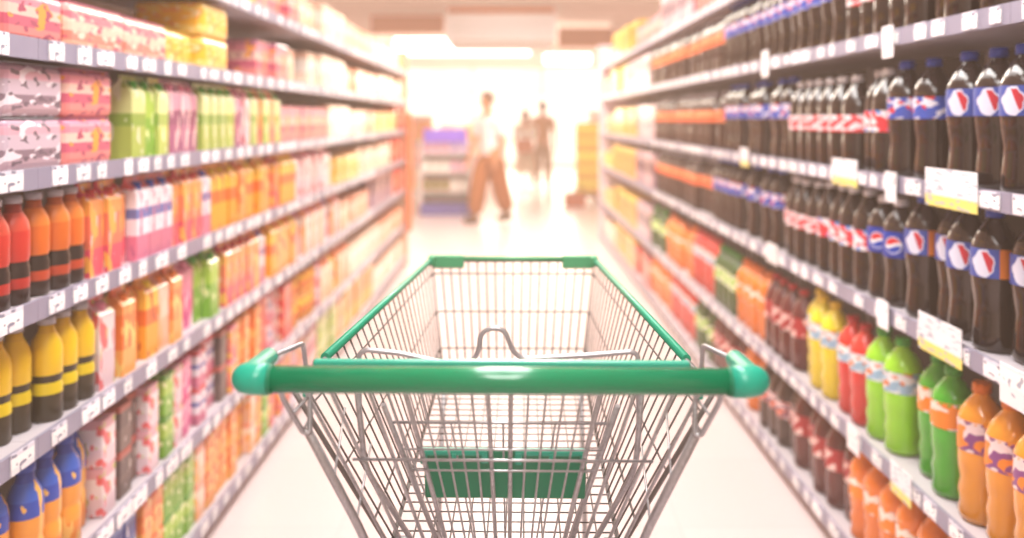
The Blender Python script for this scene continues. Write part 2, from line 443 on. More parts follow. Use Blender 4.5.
L_MIX = labm('brown and purple label', '8a5a6a', 'f0d8d8', 'f08a6a', .5)

protos = {}
def P(key, maker, desc): protos[key] = (maker, desc)
P('colaB', bottle_proto('cola_bottle', COLA, capm['blue'], L_BLUEO, .335, .053, 'cola', (.52,.72)), 'dark cola bottle with blue and orange label')
P('colaB2', bottle_proto('cola_bottle', COLA, capm['blue'], L_BLUE, .335, .053, 'cola', (.50,.68)), 'dark cola bottle with blue label')
P('colaL', bottle_proto('cola_bottle', COLA, capm['white'], logo_label(), .31, .050, 'cola', (.46,.70)), 'cola bottle with blue label and round emblem')
P('colaR', bottle_proto('cola_bottle', COLA, capm['white'], L_RWB, .32, .050, 'straight', (.40,.60)), 'dark cola bottle with red white blue label')
P('colaR2', bottle_proto('cola_bottle', COLA, capm['white'], L_RW, .31, .050, 'straight', (.40,.58)), 'dark cola bottle with red and white label')
P('colaO', bottle_proto('cola_bottle', COLA2, capm['grey'], L_OR, .31, .050, 'straight', (.48,.68)), 'brown cola bottle with orange red label')
P('colaM', bottle_proto('cola_bottle', COLA2, capm['grey'], L_MIX, .30, .050, 'straight', (.40,.62)), 'brown cola bottle with mauve label')
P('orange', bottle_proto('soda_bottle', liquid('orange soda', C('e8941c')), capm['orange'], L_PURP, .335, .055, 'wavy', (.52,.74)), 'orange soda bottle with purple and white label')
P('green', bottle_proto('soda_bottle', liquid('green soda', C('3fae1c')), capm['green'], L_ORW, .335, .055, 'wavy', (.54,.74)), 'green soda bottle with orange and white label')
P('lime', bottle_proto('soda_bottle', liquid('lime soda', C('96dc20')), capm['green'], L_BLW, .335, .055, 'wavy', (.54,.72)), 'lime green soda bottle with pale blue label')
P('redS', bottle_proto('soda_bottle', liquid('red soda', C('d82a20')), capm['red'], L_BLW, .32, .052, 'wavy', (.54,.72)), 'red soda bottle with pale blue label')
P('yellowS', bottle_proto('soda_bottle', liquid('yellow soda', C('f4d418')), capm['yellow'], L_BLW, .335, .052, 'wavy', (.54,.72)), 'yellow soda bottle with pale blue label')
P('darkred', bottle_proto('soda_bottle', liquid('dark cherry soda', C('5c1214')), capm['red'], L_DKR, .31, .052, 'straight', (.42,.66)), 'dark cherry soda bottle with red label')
P('orange2', bottle_proto('soda_bottle', liquid('bright orange soda', C('f47a14')), capm['orange'], L_ORW, .30, .052, 'wavy', (.45,.66)), 'bright orange soda bottle with orange label')
P('greenD', bottle_proto('soda_bottle', liquid('deep green soda', C('2a5a24')), capm['green'], labm('lime label','9ccf3a','f2f2e0'), .30, .050, 'straight', (.42,.66)), 'deep green soda bottle with lime label')
# left row: bottles with sleeves
sl1 = bands('orange sleeve over dark bottle', [(0,C('3a2a24')),(.16,C('c84a2a')),(.26,C('2e2420')),(.42,C('e8742a')),(.72,C('f08a38')),(.9,C('c8602a'))])
sl2 = bands('red sleeve over dark bottle', [(0,C('3a2420')),(.16,C('c0302a')),(.26,C('2e2220')),(.42,C('d23a30')),(.72,C('d8503c')),(.9,C('a83028'))])
sl3 = bands('yellow sleeve over dark bottle', [(0,C('3e3622')),(.28,C('e0c41c')),(.40,C('35301e')),(.48,C('f4c818')),(.9,C('e8b818'))])
sl4 = bands('blue topped orange bottle', [(0,C('f0902c')),(.25,C('f4a23a')),(.60,C('2c50b8')),(.75,C('3a68cc')),(.9,C('2c50b8'))], blobs=[(C('f6c060'),4,.62)])
P('jo', bottle_proto('juice_bottle', sl1, capm['grey'], None, .232, .034, 'squat'), 'juice bottle with orange sleeve and dark foot')
P('jr', bottle_proto('juice_bottle', sl2, capm['grey'], None, .232, .034, 'squat'), 'juice bottle with red sleeve and dark foot')
P('jy', bottle_proto('juice_bottle', sl3, capm['grey'], None, .236, .035, 'squat'), 'dark juice bottle with yellow sleeve')
P('jb', bottle_proto('juice_bottle', sl4, capm['blue'], None, .262, .038, 'squat'), 'orange juice bottle with blue shoulders')

def pk(name, c0, *bl, top=None):
    st = [(0, C(c0)), (.5, C(c0))]
    if top: st.append((.8, C(top)))
    else: st.append((.95, C(c0)))
    return bands(name, st, blobs=[(C(c), s, t) for c, s, t in bl], coat=.2)
M = dict(
 pinkstripe=bands('pink and orange striped pack', [(0,C('f4b89c')),(.2,C('ee8a7a')),(.4,C('f6cdb8')),(.62,C('ec8090')),(.8,C('f2b6b0'))], blobs=[(C('f8dcc8'),7,.6),(C('d8607a'),9,.64)]),
 greypack=bands('grey and mauve pack', [(0,C('b79aa6')),(.25,C('8c7684')),(.42,C('c9b6c4')),(.7,C('d8a8b8')),(.86,C('b892a6'))], blobs=[(C('e8dce4'),5,.6),(C('70606e'),8,.64)]),
 pinkpack=bands('pink and orange pack', [(0,C('e88a86')),(.3,C('d2607a')),(.5,C('f2c6b8')),(.7,C('e88ea0')),(.88,C('c87a98'))], blobs=[(C('f6a440'),4,.6),(C('b04a68'),8,.63)]),
 yellowpack=bands('yellow pack', [(0,C('f6d070')),(.3,C('f8bc30')),(.7,C('f6cf62')),(.9,C('f0b85a'))], blobs=[(C('f2a04a'),6,.6),(C('fbe6b0'),9,.64)]),
 greenpack=bands('yellow green carton', [(0,C('b8cc60')),(.4,C('94b850')),(.55,C('dce49a')),(.85,C('a6c060'))], blobs=[(C('e8ecc8'),3,.62)]),
 purplepack=bands('plum carton', [(0,C('a85a84')),(.4,C('8e4a70')),(.6,C('d89ab0')),(.85,C('9c5478'))], blobs=[(C('f0c8c8'),3.5,.6)]),
 pinkred=bands('pink and coral carton', [(0,C('e4506a')),(.3,C('ee7a5c')),(.65,C('f29a58')),(.85,C('e04a66'))], blobs=[(C('f6b050'),3.5,.58),(C('f0d0d4'),4,.66)]),
 bluewhite=bands('white blue and pink carton', [(0,C('d87a98')),(.3,C('eee4ee')),(.5,C('6a78b8')),(.62,C('f0e6ee')),(.85,C('d8606a'))], blobs=[(C('c06a90'),4,.63)]),
 orange=bands('orange carton', [(0,C('f6a650')),(.3,C('f07a30')),(.7,C('f4944a')),(.9,C('e86a30'))], blobs=[(C('f8cc70'),3,.58)]),
 amber=bands('amber and yellow carton', [(0,C('f0a62c')),(.4,C('e8742a')),(.6,C('f6c648')),(.85,C('f0a040'))], blobs=[(C('c85a2a'),3,.62)]),
 white=bands('white and pink carton', [(0,C('e8ccd4')),(.4,C('f2e4e6')),(.8,C('e0a8b4'))], blobs=[(C('e86a70'),3.5,.6),(C('c8c070'),4,.66)]),
 dark=bands('dark grey carton', [(0,C('6a5854')),(.5,C('5a4a4a')),(.85,C('b05a50'))], blobs=[(C('c0b0a8'),3,.64)]),
 green=bands('leaf green carton', [(0,C('7cb83a')),(.5,C('a8d050')),(.85,C('5ca038'))], blobs=[(C('e8f0b0'),3.5,.62)]),
 red=bands('red carton', [(0,C('e04038')),(.5,C('ea6a50')),(.85,C('d83048'))], blobs=[(C('f4c0a0'),3.5,.6)]),
 magenta=bands('magenta carton', [(0,C('d8408a')),(.5,C('e880a8')),(.85,C('c83878'))], blobs=[(C('f4d0d8'),3.5,.6)]),
 peach=bands('peach carton', [(0,C('f4c0a0')),(.4,C('f8dcc8')),(.8,C('f0a488'))], blobs=[(C('f6b070'),3,.6)]),
 cream=bands('cream carton', [(0,C('f4e2cc')),(.4,C('faf0e4')),(.8,C('f0d0b8'))], blobs=[(C('e8b098'),3,.62)]),
 gold=bands('gold and orange carton', [(0,C('f4b02c')),(.4,C('f6941c')),(.8,C('f8cc48'))], blobs=[(C('f07020'),3,.58)]),
 lilac=bands('lilac and brown carton', [(0,C('a88aa0')),(.4,C('785868')),(.8,C('c8a8b8'))], blobs=[(C('e8c8c8'),3,.6)]),
 bluec=bands('blue carton', [(0,C('4a68b8')),(.5,C('2a4aa8')),(.85,C('6a88cc'))], blobs=[(C('e0e4f0'),3.5,.64)]),
)
def PC(key, kind, m, w, d, h, desc, style='brick', lid=None):
    P(key, carton_proto(kind, M[m], w, d, h, style, lid), desc)
PC('Tps','multipack','pinkstripe',.30,.24,.115,'long pink and orange striped multipack','pack',capm['pink'])
PC('Tyl','multipack','yellowpack',.26,.24,.115,'yellow shrink-wrapped multipack','pack',capm['yellow'])
PC('Tgr','multipack','greypack',.24,.22,.115,'grey and mauve multipack','pack',capm['grey'])
PC('Tpk','multipack','pinkpack',.24,.22,.115,'pink and orange multipack','pack',capm['pink'])
PC('Tpe','drinks_box','peach',.20,.22,.17,'peach coloured drinks box','brick')
PC('Tcr','drinks_box','cream',.20,.22,.19,'cream coloured drinks box','brick')
PC('Tyb','drinks_box','yellowpack',.18,.22,.16,'yellow drinks box','brick')
PC('Tpb','drinks_box','pinkpack',.20,.22,.17,'pink drinks box','brick')
PC('Tob','drinks_box','orange',.18,.2,.2,'orange drinks box','brick')
PC('Tgo','drinks_box','gold',.17,.2,.26,'gold and orange drinks box','brick')
PC('Tli','drinks_box','lilac',.17,.2,.27,'lilac and brown drinks box','brick')
PC('Trd','drinks_box','red',.16,.2,.22,'red drinks box','brick')
for key, m, desc in (('cg','greenpack','yellow green juice carton'),('cp','purplepack','plum juice carton'),('cpr','pinkred','pink and coral juice carton'),
    ('cbw','bluewhite','white blue and pink juice carton'),('co','orange','orange juice carton'),('ca','amber','amber and yellow juice carton'),
    ('cw','white','white and pink juice carton'),('cd','dark','dark grey juice carton'),('cgr','green','leaf green juice carton'),
    ('cr','red','red juice carton'),('cm','magenta','magenta juice carton'),('cpe','peach','peach juice carton'),('ccr','cream','cream juice carton'),('cbl','bluec','blue juice carton')):
    lid = dict(cg='green',cp='pink',cpr='red',cbw='blue',co='orange',ca='yellow',cw='pink',cd='black',cgr='green',cr='red',cm='pink',cpe='orange',ccr='white',cbl='blue')[key]
    PC(key+'G','juice_carton',m,.078,.07,.235,'tall '+desc,'gable',capm[lid])
    PC(key+'S','small_carton',m,.075,.065,.125,'small '+desc,'brick',None)
    P(key+'C', can_proto('drink_can', M[m], STEEL_LID, .035, .125), 'drink can in '+desc.replace(' juice carton',''))
size = {}
for k, (o, d) in protos.items():
    bb = [Vector(c) for c in o.bound_box]
    size[k] = (max(v.x for v in bb)-min(v.x for v in bb), max(v.y for v in bb)-min(v.y for v in bb), max(v.z for v in bb))
    for ch in KIDS[o.name]:
        size[k] = (size[k][0], size[k][1], max(size[k][2], max(c[2] for c in ch.bound_box)))

count = {}; labels_used = {}
used = set()
def place(key, x, y, z, side, lvl, lay=0, nlay=1, rz=0., front_row=True):
    src, desc = protos[key]
    if nlay > 1: desc = ['lower ', 'middle ' if nlay > 2 else 'upper ', 'upper '][lay] + desc
    k = (desc, side, lvl); count[k] = count.get(k, 0) + 1
    o = copy_tree(src)
    o.location = (x, y, z); o.rotation_euler = (0, 0, rz)
    lab = f'{desc}, {ordn(count[k])} nearest, {ordn(lvl+1)} shelf up, {side} row'
    o['label'] = lab; o['category'] = {'cola_bottle':'bottle','soda_bottle':'bottle','juice_bottle':'bottle','juice_carton':'carton','small_carton':'carton','drink_can':'can','multipack':'pack','drinks_box':'box'}[src.name.split('.')[0]]
    o['group'] = f'{protos[key][1]} facings on the {ordn(lvl+1)} shelf of the {side} row'
    return o

def pY(side, px):   # where a spot along the row stands, from how far it is down the aisle
    return (864.5 / (510 - px)) if side == 'left' else (909.5 / (px - 510))

def run(side, lvl, segs, gap=.006):
    """segs: (y_end, product key or tuple of keys, layers)"""
    s = -1 if side == 'left' else 1
    X = XL if s < 0 else XR; z = (LZ if s < 0 else RZ)[lvl] + .0125
    y = segs[0][0]
    for y1, keys, nl in segs[1:]:
        i = 0
        if keys is None: y = y1; continue
        keys = keys if isinstance(keys, tuple) else (keys,)
        while True:
            key = keys[i % len(keys)]
            if side == 'left' and key[0] == 'c' and random.random() < .16: key = random.choice(('cw','cpr','ca','cd','cpe','cgr','cbw','co')) + key[-1]
            dx, dy, dz = size[key]
            if y + dy > y1 + dy * .5: break
            xx = X + s * (.02 + dx / 2 + random.choice((0, 0, .004, .008, .03)))
            rz = random.uniform(-.05, .05) if 'bottle' not in protos[key][0].name else random.uniform(-.5, .5)
            if s > 0: rz += 0 if key == 'colaL' else 0
            if key in ('colaL', 'colaB'): rz = random.uniform(-.15, .15) if key == 'colaB' else 0
            if protos[key][0].name.split('.')[0] in ('multipack', 'drinks_box'): rz = 0
            if s < 0 and 'carton' in protos[key][0].name: rz += PI
            rz_ok = rz
            for l in range(nl):
                place(key, xx, y + dy / 2, z + l * (dz + .001), side, lvl, l, nl, rz_ok)
            y += dy + gap; i += 1
        y = max(y, y1) if y1 - y < .1 else y1

# ---- left row, shelf by shelf from the floor (y_start, None, 0) first
l = lambda px: 888 / (510 - px)
run('left', 6, [(1.9,), (l(262),'Tyl',2),(l(300),'Tpb',1),(l(322),'Tpe',1),(l(345),'Tcr',1),(l(370),'Tpe',1),(l(398),'Tcr',1),(8.2,'Tyb',1)])
run('left', 5, [(1.5,), (l(62),'Tpk',1),(l(150),'Tps',1),(l(190),'Tyl',1),(l(232),'Tyl',2),(l(262),None,0),(l(285),'Tpb',1),(l(300),'Tpe',1),(l(312),None,0),(l(350),'Tcr',1),(l(380),'Tpe',1),(l(400),'Tcr',1),(8.2,'Tpe',1)])
run('left', 4, [(1.5,), (l(52),'Tgr',2),(l(130),'Tpk',2),(l(162),'cgG',1),(l(200),'cpG',1),(l(235),'cgG',1),(l(250),'cpG',1),(l(278),('cgG','cprG'),1),(l(325),'Tpb',1),(l(350),'Tcr',1),(l(375),'Tpe',1),(l(395),'Tyb',1),(8.2,'Trd',1)])
run('left', 3, [(1.5,), (l(40),'jr',1),(l(82),'jo',1),(l(134),'cprG',1),(l(170),'cbwG',1),(l(196),'cprG',1),(l(212),'cdG',1),(l(238),'caG',1),(l(292),('coG','caG'),1),(l(330),'cwG',1),(l(360),'Tyb',1),(l(390),'Tcr',1),(8.2,'Trd',1)])
run('left', 2, [(1.55,), (l(92),'jy',1),(l(120),'cwG',1),(l(180),'coG',1),(l(200),'cmG',1),(l(222),'cgrG',1),(l(250),'cprG',1),(l(300),('coG','caG'),1),(l(340),('cwG','cpeG'),1),(l(370),'Tpe',1),(l(392),'Tli',1),(8.2,'Trd',1)])
run('left', 1, [(1.6,), (l(98),'jb',1),(l(120),'cwS',2),(l(140),'cdS',2),(l(162),'cwS',2),(l(180),'cgrS',2),(l(196),'cmS',2),(l(225),'cbwS',2),(l(262),'coS',2),(l(290),'crS',2),(l(320),'caC',2),(l(350),'cpeG',1),(l(378),'Tcr',1),(8.2,'Tpe',1)])
run('left', 0, [(1.9,), (l(140),'cblS',2),(l(165),'coS',2),(l(205),'cgrS',2),(l(235),'coS',2),(l(262),'caS',2),(l(290),'cprS',2),(l(318),'cwC',2),(l(345),'cgS',2),(l(372),'Tgo',1),(8.2,'Tcr',1)])
# ---- right row
r = lambda px: 965 / (px - 510)
run('right', 5, [(r(860),), (r(735),'Tli',1),(r(700),'Trd',1),(r(668),'Tli',1),(r(640),'Tpb',1),(r(615),'Tgo',1),(9.9,'Tpe',1)])
run('right', 4, [(r(1000),), (r(852),'colaR2',1),(r(732),'colaB2',1),(r(655),'colaO',1),(r(632),'Tli',1),(r(615),'Tgo',1),(9.9,'Tob',1)])
run('right', 3, [(1.5,), (r(948),'colaB',1),(r(930),None,0),(r(900),'colaB2',1),(r(862),'colaR',1),(r(796),'colaR2',1),(r(728),'colaB2',1),(r(660),'colaO',1),(r(640),'Tli',1),(r(618),'Tgo',1),(9.9,'Tob',1)])
run('right', 2, [(1.5,), (r(908),'colaB',1),(r(874),'colaL',1),(r(822),'colaR',1),(r(786),'colaR2',1),(r(716),'colaB2',1),(r(660),'colaO',1),(r(640),'Tli',1),(r(618),'Tgo',1),(9.9,'Tyb',1)])
run('right', 1, [(1.55,), (r(958),'orange',1),(r(906),'green',1),(r(872),'lime',1),(r(840),'redS',1),(r(806),'yellowS',1),(r(772),'darkred',1),(r(742),'orange2',1),(r(722),'greenD',1),(r(700),'redS',1),(r(668),'orange2',1),(r(655),'greenD',1),(r(640),'Tli',1),(r(618),'Tgo',1),(9.9,'Tyb',1)])
run('right', 0, [(1.9,), (r(856),'orange2',1),(r(800),'darkred',1),(r(770),'colaM',1),(r(748),'orange2',1),(r(720),'darkred',1),(r(700),'greenD',1),(r(676),'redS',1),(r(655),'orange2',1),(r(640),'Trd',1),(r(618),'Tgo',1),(9.9,'Tcr',1)])
for k, (o, d) in list(protos.items()):
    for ch in KIDS[o.name]: bpy.data.objects.remove(ch)
    bpy.data.objects.remove(o)

# ------------------------------------------------------------------ price cards clipped to the rails
def card_mat():
    m, N, L, b = newmat('white price card with yellow foot'); b.inputs['Roughness'].default_value = .5
    tc = N.new('ShaderNodeTexCoord'); sp = N.new('ShaderNodeSeparateXYZ'); L.new(tc.outputs['Generated'], sp.inputs[0])
    cr = N.new('ShaderNodeValToRGB'); cr.color_ramp.interpolation = 'CONSTANT'; e = cr.color_ramp.elements
    e[0].color = (*C('f2e27a'), 1); e[1].position = .3; e[1].color = (*C('f3f1f6'), 1)
    L.new(sp.outputs['Z'], cr.inputs[0])
    wv = N.new('ShaderNodeTexNoise'); wv.inputs['Scale'].default_value = 5; mp = N.new('ShaderNodeMapping'); mp.inputs['Scale'].default_value = (0, 1, 2.5)
    L.new(tc.outputs['Generated'], mp.inputs[0]); L.new(mp.outputs[0], wv.inputs['Vector'])
    g = N.new('ShaderNodeMath'); g.operation = 'GREATER_THAN'; g.inputs[1].default_value = .6; L.new(wv.outputs['Fac'], g.inputs[0])
    mx = N.new('ShaderNodeMix'); mx.data_type = 'RGBA'; mx.inputs[7].default_value = (*C('b4b6c6'), 1)
    L.new(g.outputs[0], mx.inputs[0]); L.new(cr.outputs[0], mx.inputs[6]); L.new(mx.outputs[2], b.inputs['Base Color'])
    return m
CARD = card_mat(); CARDW = bands('plain white card', [(0,C('f4f2f6')),(.5,C('ffffff')),(.9,C('eeecf2'))], blobs=[(C('b0b0c0'),4,.63)], coat=0)
CLIP = mat('clear grey card clip', C('c8c8d2'), .3)
def price_card(px, lvl, w, h, z_off, yellow, label, side='right'):
    s = 1 if side == 'right' else -1
    X = (XR if s > 0 else XL) - s * .012; y = pY(side, px); z = (RZ if s > 0 else LZ)[lvl] + z_off
    t = empty('price_card', (X, y, z), label=label, category='price card', group='price cards clipped to the shelf rails')
    obj('card', lambda bm: bbox(bm, -.0015, .0015, -w/2, w/2, -h/2, h/2, .001, 1), CARD if yellow else CARDW, t)
    obj('clip', lambda bm: bbox(bm, s*.0025 if s>0 else -.006, .006 if s>0 else -.0025, -.012, .012, -h*.3, h*.3, .001, 1), CLIP, t)
price_card(955, 3, .24, .095, .01, True, 'big white and yellow price card, nearest on the fourth shelf rail, right row')
price_card(848, 3, .20, .085, .01, True, 'white and yellow price card below the red labelled colas, fourth shelf, right row')
price_card(944, 2, .21, .095, .012, True, 'tilting white and yellow price card on the third shelf rail, right row')
price_card(895, 3, .07, .085, -.01, False, 'small white card between two yellow cards, fourth shelf, right row')
price_card(892, 4, .07, .09, -.012, False, 'small white card hanging on the fifth shelf rail, right row')
price_card(887, 2, .07, .08, .0, False, 'small white card near the emblem cola bottle, third shelf, right row')
price_card(747, 3, .13, .085, .005, True, 'white price card by the orange labelled colas, fourth shelf, right row')
price_card(768, 4, .09, .11, .0, False, 'upright white card on the fifth shelf rail above blue labelled colas')
price_card(775, 2, .14, .08, .01, False, 'white card half way along the third shelf rail, right row')
price_card(1014, 1, .12, .09, .02, False, 'white card nearest on the second shelf rail, right row')
price_card(905, 1, .12, .085, .0, True, 'white and yellow card under the green sodas, second shelf, right row')
price_card(857, 1, .09, .08, .0, False, 'white card under the red sodas, second shelf, right row')
price_card(1018, 2, .09, .085, -.01, False, 'white card nearest on the third shelf rail, right row')

# ------------------------------------------------------------------ far end: stand, tower, basket
t = empty('promotion_shelf', (-.98, 12.9, 0), label='white tiered promotion stand with purple header beyond the left row', category='display shelf')
WS = mat('white stand board', C('f4e8ea'), .5)
obj('base', lambda bm: bbox(bm, -.36, .40, -.3, .3, 0, .16, .01), mat('deep blue violet base', C('4a48a8'), .5), t)
obj('side_panel', lambda bm: bbox(bm, -.36, -.33, -.3, .3, .16, 1.1, .004), WS, t)
obj('side_panel', lambda bm: bbox(bm, .37, .40, -.3, .3, .16, 1.1, .004), WS, t)
for z in (.34, .62, .9): obj('shelf', lambda bm: bbox(bm, -.33, .37, -.29, .29, z, z + .02, .003), WS, t)
obj('header', lambda bm: bbox(bm, -.30, .34, -.31, -.28, 1.08, 1.28, .006), mat('purple header card', C('8a62f0'), .5), t)
obj('back_panel', lambda bm: bbox(bm, -.36, .40, .3, .32, .16, 1.1, .004), WS, t)
cols = [mat('pink pouch', C('e8b0cc'), .4), mat('lavender pouch', C('cdb2e0'), .4), mat('olive pouch', C('8a7a30'), .4), mat('white tub', C('f4eee8'), .4)]
nm = ['pink', 'lavender', 'olive brown', 'white']
for j, (z, mi) in enumerate(((.92, (0, 1)), (.64, (3, 0)), (.36, (2, 3)), )):
    for i in range(5):
        m = mi[(i // 3) % 2]
        def fn(bm):
            bbox(bm, -.055, .055, -.04, .04, 0, .15, .015, 2)
            for v in bm.verts:
                if v.co.z > .08: v.co.y *= max(.15, 1 - (v.co.z - .08) / .08)
        o = obj('snack_pouch', fn, cols[m], loc=(-1.24 + i * .135, 12.72, z), category='pouch',
            label=f'{nm[m]} pouch, {ordn(i+1)} from left on {["top","middle","bottom"][j]} tier of the purple-headed stand', group='pouches on the promotion stand')
        obj('seal', lambda bm: box(bm, -.055, .055, -.002, .002, .148, .162), cols[m], o)
YB = bands('yellow crate', [(0,C('e8c020')),(.5,C('f4dc3c')),(.9,C('d8a820'))])
for i in range(5):
    o = obj('yellow_crate', lambda bm: [bbox(bm, -.2, .2, -.17, .17, 0, .02, .004), bbox(bm, -.2, -.18, -.17, .17, .02, .235, .004), bbox(bm, .18, .2, -.17, .17, .02, .235, .004),
        bbox(bm, -.18, .18, -.17, -.155, .02, .235, .004), bbox(bm, -.18, .18, .155, .17, .02, .235, .004)], YB, loc=(1.33, 14.6, .18 + i * .237), category='crate',
        label=f'yellow crate beyond the right row, {ordn(i+1)} from the floor in its stack', group='stack of yellow crates')
    obj('rim', lambda bm: tube(bm, [(-.2,-.17,.23),(.2,-.17,.23),(.2,.17,.23),(-.2,.17,.23)], .006, 6, closed=True), capm['orange'], o)
o = obj('crate_dolly', lambda bm: bbox(bm, -.24, .24, -.2, .2, .1, .178, .01), mat('brown dolly', C('8a4a2a'), .6), loc=(1.33, 14.6, 0), category='dolly',
        label='low brown dolly under the stack of yellow crates')
for sx in (-1, 1):
    for sy in (-1, 1):
        obj('wheel', lambda bm: tube(bm, [(sx*.19 - .012, sy*.15, .05), (sx*.19 + .012, sy*.15, .05)], .05, 14), capm['black'], o)
bk = obj('shopping_basket', lambda bm: [bbox(bm, -.15, .15, -.2, .2, 0, .012, .004), bbox(bm, -.17, -.155, -.21, .21, .01, .2, .003), bbox(bm, .155, .17, -.21, .21, .01, .2, .003),
     bbox(bm, -.155, .155, -.215, -.2, .01, .2, .003), bbox(bm, -.155, .155, .2, .215, .01, .2, .003)], mat('brown red plastic', C('b0522c'), .5), loc=(1.07, 14.0, 0), category='basket',
     label='red brown hand basket standing on the floor beside the yellow crates')
obj('handle', lambda bm: tube(bm, fillet([(-.16, 0, .2), (-.14, 0, .3), (.14, 0, .3), (.16, 0, .2)], .05), .008), capm['black'], bk)
# low gondolas out beyond the aisle
def gondola(x, y, w, h, cm, label):
    t = empty('low_gondola', (x, y, 0), label=label, category='shelf')
    obj('base', lambda bm: bbox(bm, -w/2, w/2, -.3, .3, 0, .14, .01), WS, t)
    obj('back_panel', lambda bm: bbox(bm, -w/2, w/2, -.02, .02, .14, h, .004), WS, t)
    for k in range(3):
        z = .14 + k * (h - .2) / 3
        obj('shelf', lambda bm: bbox(bm, -w/2, w/2, -.29, -.02, z, z + .02, .003), SHM, t)
    n = int(w / .16)
    for k in range(3):
        z = .16 + k * (h - .2) / 3
        for i in range(n):
            obj('goods_box', lambda bm: bbox(bm, -.07, .07, -.09, .09, 0, (h - .2)/3 - .05, .006), M[cm[(i // 2 + k) % len(cm)]], loc=(x - w/2 + .09 + i * .16, y - .17, z + .001),
                category='box', label=f'box, {ordn(i+1)} from left, {["bottom","middle","top"][k]} tier of the {label.split(",")[0]}', group='boxes on the ' + label.split(',')[0])
gondola(-2.2, 15.5, 1.6, 1.5, ('orange','cream','pinkpack'), 'far left gondola, low white shelf unit of orange and pink boxes')
gondola(-.9, 20.5, 1.6, 1.35, ('cream','gold','white'), 'distant middle gondola, pale shelf unit by the shopfront')
gondola(2.4, 18.5, 1.4, 1.6, ('gold','orange','cream'), 'far right gondola, shelf unit of golden boxes')

